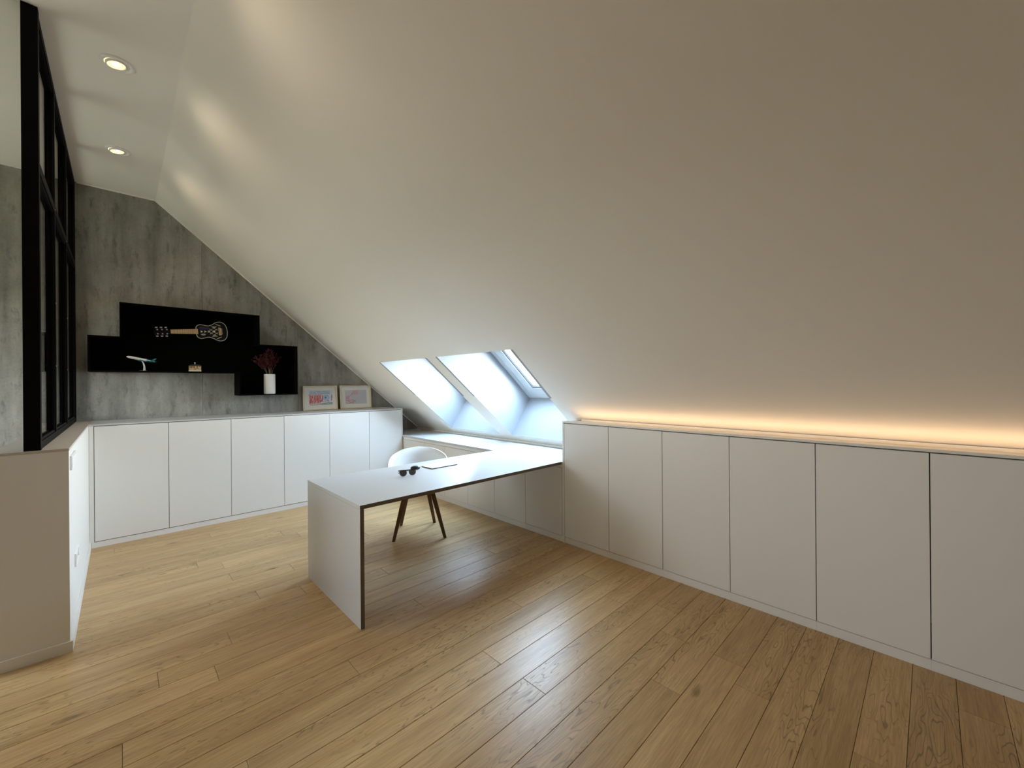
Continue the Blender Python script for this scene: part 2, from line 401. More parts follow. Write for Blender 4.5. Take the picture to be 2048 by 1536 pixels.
portal('fill_window_portal', (XL-0.12, (WY0+WY1)/2, (WZ0+WZ1)/2), (1, 0, 0), WZ1-WZ0, WY1-WY0)
o = bx(XL-0.1, XK+0.1, YR-0.1, YR, -0.06, ZC+0.1).build('wall_rear', mat('taupe_wall', (0.22, 0.20, 0.175), 0.9, spec=0.2)); tag(o, 'plain taupe wall behind the viewer', 'wall', kind='structure')

# half wall
hw = bx(-0.486, XP, YP, YB-0.001, 0.0, ZL-0.014).build('wall_half', wall_paint)
tag(hw, 'white half wall carrying the black glazed partition', 'wall', kind='structure')
bx(-0.488, XP+0.001, YP-0.001, YB-0.002, ZL-0.0135, ZL).build('cap', cap_mat, hw, label='beige brown cap')
o = bx(-0.4865, XP+0.012, YP-0.012, YP-0.0005, 0.0005, 0.06).build('baseboard_front', lacquer); tag(o, 'white baseboard on the near end of the half wall', 'baseboard', kind='structure')
o = bx(XP+0.0005, XP+0.012, YP, YF+0.004, 0.0005, 0.06).build('baseboard_left', lacquer); tag(o, 'white baseboard along the room side of the half wall', 'baseboard', kind='structure')

# skylights
WN = 0.546
def skylight(idx, y0, y1, label):
    root = empty('window_%d' % idx, ((2.95), (y0+y1)/2, 1.6), label, 'skylight', kind='structure')
    a0, a1 = (2.392, 1.763), (3.483, 0.844)          # opening in the slope, top and bottom
    b0, b1 = (2.905, 2.0443), (3.796, 1.293)          # window plane
    t = 0.03
    mb = MB()
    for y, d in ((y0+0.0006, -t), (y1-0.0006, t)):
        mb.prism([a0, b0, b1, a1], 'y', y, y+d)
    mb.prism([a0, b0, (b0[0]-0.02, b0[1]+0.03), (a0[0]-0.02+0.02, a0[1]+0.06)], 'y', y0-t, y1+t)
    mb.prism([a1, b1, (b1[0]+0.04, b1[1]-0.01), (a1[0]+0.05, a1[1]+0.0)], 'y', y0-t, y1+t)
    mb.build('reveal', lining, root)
    # window in its own (s, y, n) frame
    MW = MS.copy(); MW.translation = Vector((b0[0], 0, b0[1]))
    Lw = (Vector((b1[0], 0, b1[1]))-Vector((b0[0], 0, b0[1]))).length
    def ring(w0, w1, n0, n1, name, mt, par=root):
        def rect(w): return [(w, y0+w), (Lw-w, y0+w), (Lw-w, y1-w), (w, y1-w)]
        q = MB(); q.ringprism(rect(w0), rect(w1), 'z', n0, n1, m=MW); return q.build(name, mt, par)
    ring(-0.06, 0.052, 0.004, 0.10, 'outer_frame', white_frame)
    ring(0.0525, 0.100, 0.016, 0.10, 'frame', white_frame)
    sh = ring(0.104, 0.190, -0.004, 0.09, 'sash', white_frame)
    ring(0.1005, 0.1038, 0.012, 0.09, 'seal', gasket)
    ring(0.1905, 0.196, 0.006, 0.08, 'gasket', gasket, root)
    ring(0.1965, 0.235, 0.012, 0.08, 'glazing_bead', white_frame)
    q = MB(); q.box(0.2355, Lw-0.2355, y0+0.2355, y1-0.2355, 0.050, 0.058, m=MW); q.build('pane', pane_mat, root)
    c = MW @ Vector((Lw/2, (y0+y1)/2, 0.12))
    portal('skylight_portal_%d' % idx, c, -NS, Lw, y1-y0)
    return root
skylight(1, NEAR[0], NEAR[1], 'near skylight in the sloping ceiling, beside the tall cabinet row')
skylight(2, FAR[0], FAR[1], 'far skylight in the sloping ceiling, next to the concrete wall')

# ================================================================ BUILT-IN CABINETS
GA = 0.0042
ORD = ['first', 'second', 'third', 'fourth', 'fifth', 'sixth', 'seventh']
# row on the concrete wall
LW = 0.5225
x0 = -0.1725
wall_lab = ['white handleless cabinet next to the half wall, first of the concrete wall row',
            'second white cabinet from the half wall, under the left part of the black shelf',
            'third white cabinet from the half wall, below the small box on the shelf',
            'fourth white cabinet from the half wall, below the vase niche',
            'fifth white cabinet from the half wall, under the red and blue drawing',
            'right-end white cabinet of the concrete wall row, under the pale drawing']
for i in range(6):
    a, b = x0+i*LW, x0+(i+1)*LW
    if i == 5: b = 2.9415
    r = empty('wall_cabinet', ((a+b)/2, YF+0.3, 0), wall_lab[i], 'cabinet', 'white cabinets on the concrete wall')
    if i == 0:
        bx(XP+0.0015, a-GA/2, YF+0.001, YF+0.30, 0.052, ZL-0.0155).build('filler_strip', lacquer, r)
    bx(a+0.001 if i else XP+0.0015, b-0.001, YF+0.022, YB-0.002, 0.052, ZL-0.0165).build('body', carcass, r)
    be = b-0.019 if i == 5 else b
    bx(a+GA/2, be-GA/2, YF, YF+0.0195, 0.0575, ZL-0.0205).build('door', lacquer, r, bevel=0.0008)
    if i == 5:
        bx(b-0.0185, b, YF-0.0005, YF+0.0215, 0.0, ZL-0.0155).build('end_panel', lacquer, r)
    bx(a+0.0002 if i else XP+0.013, be-0.0002, YF+0.006, YF+0.022, 0.0, 0.0515).build('plinth', lacquer, r)
ct = bx(XP+0.0015, 2.9422, YF-0.002, YB-0.0015, ZL-0.0148, ZL).build('countertop', laminate, None, bevel=0.001)
tag(ct, 'thin white top along the cabinet row on the concrete wall', 'countertop')

# tall row on the right
TW = 0.4705
y0 = YJ-0.0205
tall_lab = ['white tall cabinet touching the desk end, first of the lit right-hand row',
            'second white tall cabinet from the desk end of the lit row',
            'third white tall cabinet from the desk end of the lit row',
            'fourth white tall cabinet from the desk end of the lit row',
            'fifth white tall cabinet from the desk end, with dark gaps on both sides',
            'sixth white tall cabinet from the desk end, cut by the right picture edge',
            'seventh white tall cabinet from the desk end, past the right picture edge',
            'eighth white tall cabinet from the desk end, last of the lit row behind the viewer']
def under_slope(x_in, z0, ztop, off=0.012):
    xk = XK-0.055
    p = [(x_in, z0), (xk, z0), (xk, zs(xk)-off*1.6)]
    xt = XS+(ZC-ztop)/SL-off*1.6
    p += [(xt, ztop), (x_in, ztop)]
    return p
for i in range(8):
    b, a = y0-i*TW, y0-(i+1)*TW
    r = empty('tall_cabinet', (XR+0.2, (a+b)/2, 0), tall_lab[i], 'cabinet', 'white cabinets of the lit right-hand row')
    m = MB(); m.prism(under_slope(XR+0.022, 0.054, ZT-0.0175), 'y', a+0.001, b-0.001); m.build('body', carcass, r)
    bx(XR, XR+0.0195, a+GA/2, b-GA/2, 0.0585, ZT-0.021).build('door', lacquer, r, bevel=0.0008)
    bx(XR+0.006, XR+0.0215, a+0.0002, b-0.0002, 0.0, 0.0535).build('plinth', lacquer, r)
    if i == 0:
        m = MB(); m.prism(under_slope(XR-0.0005, 0.0, ZT-0.0155), 'y', b+0.0012, YJ-0.0005); m.build('end_panel', lacquer, r)
yend = y0-8*TW
tt = bx(XR-0.001, 3.006, yend, YJ-0.0005, ZT-0.0148, ZT).build('tall_row_top', lacquer)
tag(tt, 'narrow white top strip along the lit tall cabinet row', 'countertop')
# strip light behind the top strip
r = empty('led_strip_light', (3.06, 1.0, ZT-0.01), 'warm strip light running along the top of the tall cabinet row', 'light')
m = MB(); m.box(3.0075, 3.147, yend, YJ-0.001, ZT-0.016, ZT-0.008); m.build('channel', alu, r)
m = MB(); m.box(3.120, 3.126, yend, YJ-0.09, ZT-0.0075, ZT+0.012); m.build('back_lip', alu, r)
m = MB(); m.box(3.012, 3.032, yend, YJ-0.10, ZT-0.0075, ZT-0.0040); m.build('diffuser', led_mat, r, label='glowing warm strip')
m = MB(); m.box(3.012, 3.032, YJ-0.0995, YJ-0.06, ZT-0.0075, ZT-0.0040); m.build('end_cap', alu, r)

# low row under the skylights
LWY = 0.4735
low_lab = ['low white cabinet next to the tall row, under the near edge of the desk',
           'second low white cabinet from the tall row, beneath the desk',
           'third low white cabinet from the tall row, behind the chair legs',
           'fourth low white cabinet from the tall row, behind the chair',
           'fifth low white cabinet from the tall row, right above the chair back',
           'last low white cabinet, in the corner beside the concrete wall row']
yb0 = YJ+0.0095
for i in range(6):
    a, b = yb0+i*LWY, yb0+(i+1)*LWY
    if i == 5: b = YF-0.004
    r = empty('low_cabinet', (XR+0.3, (a+b)/2, 0), low_lab[i], 'cabinet', 'low white cabinets under the skylights')
    if i == 0:
        bx(XR+0.0005, XR+0.021, YJ+0.0005, a-GA/2, 0.054, 0.688).build('filler_strip', lacquer, r)
    aa = a+0.001 if i else YJ+0.001
    bb = b-0.001 if i < 5 else YB-0.003
    bx(XR+0.022, XK-0.06, aa, bb, 0.054, 0.7195).build('body', carcass, r)
    bx(XR, XR+0.0195, a+GA/2, b-GA/2, 0.0585, 0.688).build('door', lacquer, r, bevel=0.0008)
    bx(XR+0.003, XR+0.0215, aa, min(bb, YF-0.002), 0.6915, 0.7195).build('top_rail', lacquer, r)
    bx(XR+0.006, XR+0.0215, aa-0.0005, min(bb, YF+0.005), 0.0, 0.0535).build('plinth', lacquer, r)

# ---------------------------------------------------------------- desk: one L-shaped top on a side panel
r = empty('desk', (2.0, 2.86, 0), 'white L-shaped desk with a side panel leg, running into the low worktop', 'desk')
YDN, YDF, XD = 2.390, 3.335, 1.033
XI = XR-0.004
m = MB()
poly = [(XD, YDN), (XI, YDN), (XI, YJ+0.001), (3.544, YJ+0.001), (3.544, YB-0.004), (XI, YB-0.004), (XI, YDF), (XD, YDF)]
m.prism(poly, 'z', ZD-0.0245, ZD)
m.build('worktop', laminate, r, bevel=0.0006)
bx(XD+0.0006, XI-0.002, YDN-0.0012, YDN-0.0001, ZD-0.0243, ZD-0.0004).build('edge_band', edge_dark, r, label='dark near edge of the top')
bx(XD, XD+0.025, YDN, YDF, 0.0, ZD-0.0256).build('side_panel', laminate, r, bevel=0.0006)
bx(XD+0.0006, XD+0.0246, YDN-0.0012, YDN-0.0001, 0.0004, ZD-0.026).build('edge_band', edge_dark, r, label='dark near edge of the side panel')
# cable grommet in the far corner of the worktop
r = empty('cable_grommet', (3.44, 5.72, ZD), 'small round white cable cover on the low worktop, far corner', 'cable cover')
mt_ = Matrix.Translation((3.44, 5.72, ZD))
m = MB(); m.lathe([(0.038, 0.0), (0.038, 0.004), (0.034, 0.006)], 24, m=mt_); m.build('collar', white_pl, r)
m = MB(); m.lathe([(0.030, 0.0061), (0.030, 0.009)], 24, m=mt_); m.build('lid', white_pl, r)

# ---------------------------------------------------------------- partition of black steel and glass on the half wall
r = empty('glass_partition', (-0.338, 4.6, ZL), 'black steel framed glass partition standing on the half wall', 'partition')
X0, X1 = -0.362, -0.312
zt = ZC-0.001; zb = ZL+0.0005
bx(-0.369, -0.308, YP+0.004, YP+0.052, zb, zt).build('post', black_steel, r, bevel=0.001)
ym = [(4.145, 4.190), (4.985, 5.030), (5.885, 5.937)]
for a, b in ym: bx(X0, X1, a, b, zb, zt).build('mullion', black_steel, r)
ybays = [(YP+0.0525, 4.1445), (4.1905, 4.9845), (5.0305, 5.8845)]
for a, b in ybays:
    for (z0, z1) in ((zb, ZL+0.042), (2.665, 2.718), (ZC-0.048, zt)):
        bx(X0, X1, a, b, z0, z1).build('rail', black_steel, r)
    for (z0, z1) in ((ZL+0.0425, 2.6645), (2.7185, ZC-0.0485)):
        # glazing beads (a thin inner frame) and the pane
        q = MB(); c = 0.012
        q.ringprism([(a, z0), (b, z0), (b, z1), (a, z1)], [(a+c, z0+c), (b-c, z0+c), (b-c, z1-c), (a+c, z1-c)], 'x', -0.326, -0.318)
        q.ringprism([(a, z0), (b, z0), (b, z1), (a, z1)], [(a+c, z0+c), (b-c, z0+c), (b-c, z1-c), (a+c, z1-c)], 'x', -0.357, -0.349)
        q.build('glazing_bead', black_steel, r)
        bx(-0.341, -0.334, a+0.001, b-0.001, z0+0.001, z1-0.001).build('pane', part_glass, r)
bx(-0.484, -0.3695, YP+0.022, YP+0.030, zb, zt).build('return_pane', part_glass, r, label='narrow frameless pane left of the post')
# small fixing screws on the mullions
q = []
for a, b in ym[:2]:
    for z in (1.62, 2.05, 2.69):
        m = MB(); m.lathe([(0.005, 0), (0.0045, 0.0015), (0.002, 0.0022)], 10, m=Matrix.Translation((X1, (a+b)/2, z)) @ Matrix.Rotation(PI/2, 4, 'Y'))
        m.build('screw', steel, r)

# switches and sockets on the room side of the half wall
def plate(name, ya, n, z0, label, cat, kind):
    r = empty(name, (XP, ya, z0), label, cat)
    w = 0.071*n+0.010; h = 0.081
    def rect(a, b, c, d): return [(a, c), (b, c), (b, d), (a, d)]
    m = MB(); m.ringprism(rect(ya, ya+w, z0, z0+h), rect(ya+0.010, ya+w-0.010, z0+0.010, z0+h-0.010), 'x', XP, XP+0.009)
    m.build('frame', white_pl, r, bevel=0.001)
    for k in range(n):
        a = ya+0.0105+k*0.071; b = a+0.0695-(0.009 if k == n-1 else 0)
        if kind == 'switch':
            bx(XP, XP+0.0105, a, b, z0+0.0105, z0+h-0.0105).build('rocker', white_pl, r, bevel=0.001)
        else:
            bx(XP, XP+0.004, a, b, z0+0.0105, z0+h-0.0105).build('socket_insert', white_pl, r)
            m = MB(); m.lathe([(0.022, 0.0), (0.022, 0.001), (0.019, 0.001)], 20, m=Matrix.Translation((XP+0.004, (a+b)/2, z0+h/2)) @ Matrix.Rotation(PI/2, 4, 'Y'))
            m.build('socket_ring', white_pl, r)
plate('light_switch', 3.40, 4, 1.000, 'white four-gang light switch just below the half wall cap', 'switch', 'switch')
plate('wall_socket', 3.68, 3, 0.362, 'white triple wall socket low on the half wall', 'socket', 'socket')

# ---------------------------------------------------------------- recessed spotlights in the flat ceiling
spot_lab = ['round tilted ceiling spotlight, lower of the two in the picture and nearer the concrete wall',
            'round tilted ceiling spotlight, upper and larger of the two in the picture',
            'round tilted ceiling spotlight just past the top picture edge',
            'unseen ceiling spotlight added for fill light above the viewer',
            'unseen ceiling spotlight added for fill light behind the viewer']
for i, y in enumerate((4.907, 3.592, 2.277, 0.962, -0.353)):  # last two lamps are unseen, added to fill the room with light
    r = empty('ceiling_spotlight', (0, y, ZC), spot_lab[i], 'spotlight', 'recessed spotlights in the flat ceiling')
    base = Matrix.Translation((0, y, ZC))
    m = MB(); m.lathe([(0.082, -0.0003), (0.080, -0.006), (0.062, -0.0095), (0.0600, -0.0006)], 40, m=base, cap0=False, cap1=False); m.build('trim_ring', white_pl, r)
    tl = base @ Matrix.Translation((-0.005, -0.002, -0.0105)) @ Matrix.Rotation(math.radians(-9), 4, 'Y')
    m = MB(); m.lathe([(0.051, 0.009), (0.051, -0.003), (0.0495, -0.005), (0.044, -0.004), (0.043, 0.0)], 40, m=tl, cap0=False, cap1=False); m.build('gimbal_ring', white_pl, r)
    m = MB(); m.lathe([(0.0425, 0.001), (0.018, 0.0015)], 40, m=tl, cap0=False, cap1=False); m.build('lamp_face', bulb_mat, r, label='glowing lamp reflector')
    m = MB(); m.lathe([(0.0175, 0.001), (0.008, -0.002)], 24, m=tl, cap0=False); m.build('lamp_core', bulb_core, r, label='bright lamp centre')
    l = bpy.data.lights.new('spot_beam', 'SPOT'); l.energy = SPOT_W if i < 3 else SPOT_FILL; l.color = WARM; l.spot_size = math.radians(142); l.spot_blend = 1.0; l.shadow_soft_size = 0.03
    o = bpy.data.objects.new('spot_beam', l); C.objects.link(o); o.parent = r; o.location = (0.02, 0, -0.045); o.rotation_euler = (0, math.radians(-20), 0)

# ---------------------------------------------------------------- black stepped wall shelf
r = empty('wall_shelf', (0.6, YB, 1.36), 'black stepped wall shelf with three joined niches on the concrete wall', 'shelf')
SY = 5.645; th = 0.012
outer = [(-0.222, 1.627), (1.010, 1.627), (1.010, 1.360), (1.640, 1.360), (1.640, 1.976), (1.222, 1.976), (1.222, 2.325), (0.002, 2.325), (0.002, 1.979), (-0.222, 1.979)]
def inset(p, d):
    n = len(p); out = []
    for i in range(n):
        a, b, c = Vector(p[i-1]), Vector(p[i]), Vector(p[(i+1) % n])
        e1, e2 = (b-a).normalized(), (c-b).normalized()
        n1, n2 = Vector((-e1.y, e1.x)), Vector((-e2.y, e2.x))
        out.append(tuple(b+(n1+n2)*d))
    return out
inner = inset(outer, th)
nm = ['bottom_board', 'side_board', 'bottom_board', 'side_board', 'top_board', 'side_board', 'top_board', 'side_board', 'top_board', 'side_board']
for i in range(len(outer)):
    j = (i+1) % len(outer)
    m = MB(); m.prism([outer[i], outer[j], inner[j], inner[i]], 'y', SY, YB-0.012); m.build(nm[i], black_board, r)
m = MB(); m.prism(outer, 'y', YB-0.0118, YB-0.0005); m.build('back_board', black_board, r)

# ---------------------------------------------------------------- small guitar hung flat in the upper niche
gy = YB-0.014                                   # back of the guitar
ang = math.radians(4.9)
MG = Matrix.Translation((0.412, gy, 2.0845)) @ Matrix.Rotation(-ang, 4, 'Y')   # local x along the neck, z up
r = empty('guitar', (0.6, gy, 2.1), 'small black travel guitar with cream binding and patterned top, in the upper niche', 'guitar')
def catmull(pts, n=8):
    out = []; k = len(pts)
    for i in range(k):
        p0, p1, p2, p3 = [Vector(pts[(i+d) % k]) for d in (-1, 0, 1, 2)]
        for s in range(n):
            t = s/n
            out.append(tuple(0.5*((2*p1)+(-p0+p2)*t+(2*p0-5*p1+4*p2-p3)*t*t+(-p0+3*p1-3*p2+p3)*t**3)))
    return out
half = [(0.222, 0.030), (0.232, 0.064), (0.262, 0.082), (0.300, 0.076), (0.340, 0.068), (0.378, 0.082), (0.415, 0.106), (0.455, 0.114), (0.492, 0.098), (0.516, 0.060)]
body = half+[(0.524, 0.0)]+[(x, -z) for x, z in reversed(half)]
body = catmull(body, 5)
def offset(poly, d):
    n = len(poly); out = []
    for i in range(n):
        a, b = Vector(poly[i-1]), Vector(poly[(i+1) % n]); e = (b-a).normalized()
        out.append(tuple(Vector(poly[i])+Vector((e.y, -e.x))*(-d) if area > 0 else Vector(poly[i])+Vector((e.y, -e.x))*d))
    return out
area = sum(body[i-1][0]*body[i][1]-body[i][0]*body[i-1][1] for i in range(len(body)))
BD = 0.055
m = MB(); m.prism(body, 'y', 0, -BD, m=MG); m.build('body', gblack, r)
m = MB(); m.ringprism(body, offset(body, 0.0055), 'y', -BD-0.0002, -BD-0.0016, m=MG); m.build('binding', cream, r)
FY = -BD-0.0003
def shp(name, pts, mt, lift=0.0012, par=r):
    m = MB(); m.prism(pts, 'y', FY, FY-lift, m=MG); return m.build(name, mt, par)
shp('scratch_plate', [(0.245, 0.022), (0.262, 0.058), (0.30, 0.056), (0.345, 0.044), (0.36, 0.03), (0.335, 0.024)], navy, 0.0006)
m = MB(); m.prism([(-0.002, -0.0215), (0.24, -0.0285), (0.24, 0.0285), (-0.002, 0.0215)], 'y', FY-0.0002, FY-0.010, m=MG); m.build('fretboard', maple, r)
m = MB(); m.prism([(0.0, -0.019), (0.225, -0.025), (0.225, 0.025), (0.0, 0.019)], 'y', -0.030, FY, m=MG); m.build('neck', brown, r)
for k in range(13):
    x = 0.24*(1-2**(-(k+1)/9.0))*1.55
    if x > 0.235: break
    hw_ = 0.0215+0.007*x/0.24
    m = MB(); m.box(x, x+0.0022, FY-0.0101, FY-0.0115, -hw_, hw_, m=MG); m.build('fret', brown, r)
m = MB(); m.prism([(-0.006, -0.022), (-0.006, 0.022), (-0.035, 0.036), (-0.135, 0.040), (-0.145, 0.0), (-0.135, -0.040), (-0.035, -0.036)], 'y', -0.028, -0.046, m=MG); m.build('headstock', gblack, r)
for k in range(3):
    for s in (1, -1):
        x = -0.038-0.040*k
        m = MB(); m.lathe([(0.0035, 0), (0.009, 0.004), (0.010, 0.010), (0.006, 0.015), (0.001, 0.016)], 14, m=MG @ Matrix.Translation((x, -0.037, s*0.040)) @ (Matrix.Rotation(0 if s > 0 else PI, 4, 'X')) @ Matrix.Scale(1.25, 4, (1, 0, 0)))
        m.build('tuning_peg', silver, r)
        m = MB(); m.lathe([(0.0075, 0), (0.0075, 0.004), (0.004, 0.009)], 12, m=MG @ Matrix.Translation((x+0.006, -0.046, s*0.023)) @ Matrix.Rotation(PI/2, 4, 'X'))
        m.build('string_post', silver, r)
for k in range(3):
    x = 0.262+0.034*k
    shp('arrow_inlay', [(x, -0.014), (x+0.027, 0.0), (x, 0.014), (x+0.006, 0.0)], cream)
shp('oval_inlay', [(0.288+0.023*math.cos(t), -0.034+0.011*math.sin(t)) for t in [2*PI*i/18 for i in range(18)]], greyinlay)
def bar(x0, z0, x1, z1, w=0.0035, mt=cream, name='line_inlay'):
    d = Vector((x1-x0, z1-z0)).normalized(); n = Vector((-d.y, d.x))*w/2
    shp(name, [(x0+n.x, z0+n.y), (x1+n.x, z1+n.y), (x1-n.x, z1-n.y), (x0-n.x, z0-n.y)], mt)
cx_ = 0.392
for s in (1, -1):
    bar(cx_-0.042, -0.030*s, cx_+0.034, 0.030*s)
    bar(cx_-0.010, 0.044*s, cx_+0.034, 0.014*s)
    bar(cx_-0.012, 0.030*s, cx_-0.050, 0.004*s)
    shp('triangle_inlay', [(cx_-0.028, 0.060*s), (cx_+0.034, 0.060*s), (cx_+0.004, 0.034*s)], greyinlay)
    for q in (0.0, 0.010):
        bar(0.412+q, (0.086-q*0.2)*s, 0.452+q, (0.066-q*0.2)*s, 0.0035)
shp('diamond_inlay', [(cx_, 0.016), (cx_+0.015, 0), (cx_, -0.016), (cx_-0.015, 0)], cream)
m = MB(); m.box(0.436, 0.462, FY, FY-0.008, -0.044, 0.044, m=MG); m.build('bridge', maple, r)
m = MB(); m.box(0.444, 0.449, FY-0.0082, FY-0.010, -0.036, 0.036, m=MG); m.build('saddle', brown, r)
for k in range(6):
    z = -0.030+0.012*k
    m = MB(); m.box(0.466, 0.472, FY, FY-0.003, z-0.003, z+0.003, m=MG); m.build('bridge_pin', cream, r)

# ---------------------------------------------------------------- model airliner on a curved stand, left niche floor
zf = 1.627+th
ay = 5.775
r = empty('model_airplane', (0.18, ay, zf), 'small white and teal model airliner on a curved stand in the left niche', 'model airplane')
teal = mat('teal_paint', (0.02, 0.22, 0.24), 0.35); awhite = mat('white_model_paint', (0.82, 0.83, 0.82), 0.35)
MA = Matrix.Translation((0.165, ay, 1.762)) @ Matrix.Rotation(math.radians(7), 4, 'Z') @ Matrix.Rotation(math.radians(12), 4, 'Y')
m = MB()
prof = [(0.001, -0.118), (0.007, -0.112), (0.0115, -0.098), (0.0135, -0.075), (0.0135, 0.050), (0.0115, 0.075), (0.007, 0.098), (0.0025, 0.112)]
m.lathe(prof, 18, m=MA @ Matrix.Rotation(PI/2, 4, 'Y')); m.build('fuselage', awhite, r)
m = MB(); m.lathe([(0.0140, 0.040), (0.0139, 0.051), (0.0120, 0.075), (0.0074, 0.099)], 18, m=MA @ Matrix.Rotation(PI/2, 4, 'Y'), cap0=False, cap1=False); m.build('tail_band', teal, r)
for s in (1, -1):
    m = MB(); m.prism([(-0.028, s*0.010), (0.018, s*0.010), (0.062, s*0.100), (0.048, s*0.100)], 'z', -0.006, -0.003, m=MA); m.build('wing', awhite, r)
    m = MB(); m.prism([(0.085, s*0.004), (0.108, s*0.004), (0.122, s*0.040), (0.112, s*0.040)], 'z', 0.001, 0.003, m=MA); m.build('tailplane', teal, r)
    m = MB(); m.lathe([(0.004, -0.016), (0.0065, -0.010), (0.0060, 0.010), (0.003, 0.016)], 12, m=MA @ Matrix.Translation((-0.004, s*0.036, -0.013)) @ Matrix.Rotation(PI/2, 4, 'Y')); m.build('engine', teal, r)
m = MB(); m.prism([(0.075, 0.008), (0.102, 0.006), (0.118, 0.038), (0.106, 0.038)], 'y', -0.0015, 0.0015, m=MA); m.build('tail_fin', teal, r)
m = MB()
path = [(0.163, ay, 1.752), (0.172, ay, 1.742), (0.181, ay, 1.722), (0.187, ay, 1.695), (0.189, ay, 1.668), (0.187, ay, zf+0.003)]
m.tube(path, [0.004, 0.005, 0.006, 0.0075, 0.009, 0.011], 10); m.build('stand', awhite, r)
m = MB(); m.lathe([(0.036, 0), (0.036, 0.003), (0.030, 0.005)], 28, m=Matrix.Translation((0.180, ay, zf+0.0003))); m.build('base', mat('clear_grey_base', (0.30, 0.31, 0.31), 0.15), r)

# ---------------------------------------------------------------- little wooden box
r = empty('trinket_box', (0.612, 5.78, zf), 'small brown patterned box with a cream base and knob, middle of the niche floor', 'box')
bo = Matrix.Translation((0.612, 5.78, zf))
def patt():
    m = mat('patterned_brown', (0.2, 0.1, 0.04), 0.5); t = m.node_tree
    c = N(t, 'ShaderNodeTexCoord'); v = N(t, 'ShaderNodeTexVoronoi'); v.inputs['Scale'].default_value = 55; rp_ = N(t, 'ShaderNodeValToRGB')
    rp_.color_ramp.elements[0].position = 0.35; rp_.color_ramp.elements[0].color = (0.16, 0.075, 0.025, 1); rp_.color_ramp.elements[1].position = 0.6; rp_.color_ramp.elements[1].color = (0.55, 0.40, 0.22, 1)
    t.links.new(c.outputs['Object'], v.inputs['Vector']); t.links.new(v.outputs['Distance'], rp_.inputs[0]); t.links.new(rp_.outputs[0], bsdf(m).inputs['Base Color']); return m
m = MB(); m.box(-0.053, 0.053, -0.04, 0.04, 0.0005, 0.020, m=bo); m.build('base', cream, r, bevel=0.002)
m = MB(); m.box(-0.052, 0.052, -0.039, 0.039, 0.0205, 0.066, m=bo); m.build('body', patt(), r, bevel=0.003)
m = MB(); m.prism([(-0.054, 0.0665), (0.054, 0.0665), (0.050, 0.074), (0.030, 0.082), (-0.030, 0.082), (-0.050, 0.074)], 'y', -0.041, 0.041, m=bo); m.build('lid', mat('dark_box_lid', (0.012, 0.008, 0.005), 0.5), r)
m = MB(); m.lathe([(0.004, 0.0822), (0.004, 0.092), (0.008, 0.098), (0.007, 0.104), (0.001, 0.107)], 14, m=bo); m.build('knob', silver, r)

# ---------------------------------------------------------------- vase with dried stems
zv = 1.360+th; vx, vy = 1.350, 5.762
r = empty('vase', (vx, vy, zv), 'white textured cylinder vase standing in the lower right niche', 'vase')
m = MB(); seg = 56; rows = 46; R0 = 0.0620; H = 0.246; vs = []; fs = []
for i in range(rows+1):
    z = H*i/rows
    for k in range(seg):
        a = 2*PI*k/seg
        zig = (k % 8)/8.0; zig = abs(zig-0.5)*2
        d = 0.0011*math.sin(2*PI*(z/0.021+zig*1.2)) if 2 < i < rows-2 else 0
        rr_ = R0+d-(0.0035 if i == 0 else 0)
        vs.append((vx+rr_*math.cos(a), vy+rr_*math.sin(a), zv+z))
for i in range(rows):
    for k in range(seg): fs.append((i*seg+k, i*seg+(k+1) % seg, (i+1)*seg+(k+1) % seg, (i+1)*seg+k))
m.add(vs, fs, 0, True); m.lathe([(R0, H), (R0-0.004, H+0.001), (R0-0.005, H-0.002), (R0-0.005, 0.01)], seg, m=Matrix.Translation((vx, vy, zv)), cap0=False)
m.f.append(list(range(seg))[::-1]); m.mi.append(0); m.sm.append(False)
m.build('body', mat('white_ceramic', (0.72, 0.70, 0.66), 0.45), r)
bq = empty('dried_bouquet', (vx, vy, zv+0.02), 'dark red dried leaf stems standing in the white vase', 'dried flowers')
random.seed(21)
twig = mat('dried_twig', (0.20, 0.14, 0.10), 0.8); palet = mat('pale_twig', (0.42, 0.38, 0.32), 0.8)
leaf_m = mat('dark_red_leaf', (0.060, 0.012, 0.012), 0.7, spec=0.2)
def leaf(mb, p, d, ln, wd):
    d = d.normalized(); a = d.orthogonal().normalized(); a = (Matrix.Rotation(random.uniform(0, 2*PI), 3, d) @ a)
    n = d.cross(a)
    mb.add([p, p+d*ln*0.45+a*wd+n*wd*0.3, p+d*ln, p+d*ln*0.45-a*wd+n*wd*0.3, p+d*ln*0.5-n*wd*0.05], [(0, 1, 4), (1, 2, 4), (2, 3, 4), (3, 0, 4)])
tips = [(0.0, 0.0, 0.305), (-0.02, 0.02, 0.285), (0.03, -0.02, 0.28), (-0.09, 0.01, 0.23), (-0.15, 0.0, 0.205), (-0.175, 0.015, 0.17), (0.075, 0.02, 0.25), (0.11, 0.0, 0.20), (-0.05, -0.03, 0.25), (0.05, 0.03, 0.19), (-0.11, 0.03, 0.13), (0.02, -0.04, 0.22), (-0.02, -0.03, 0.16)]
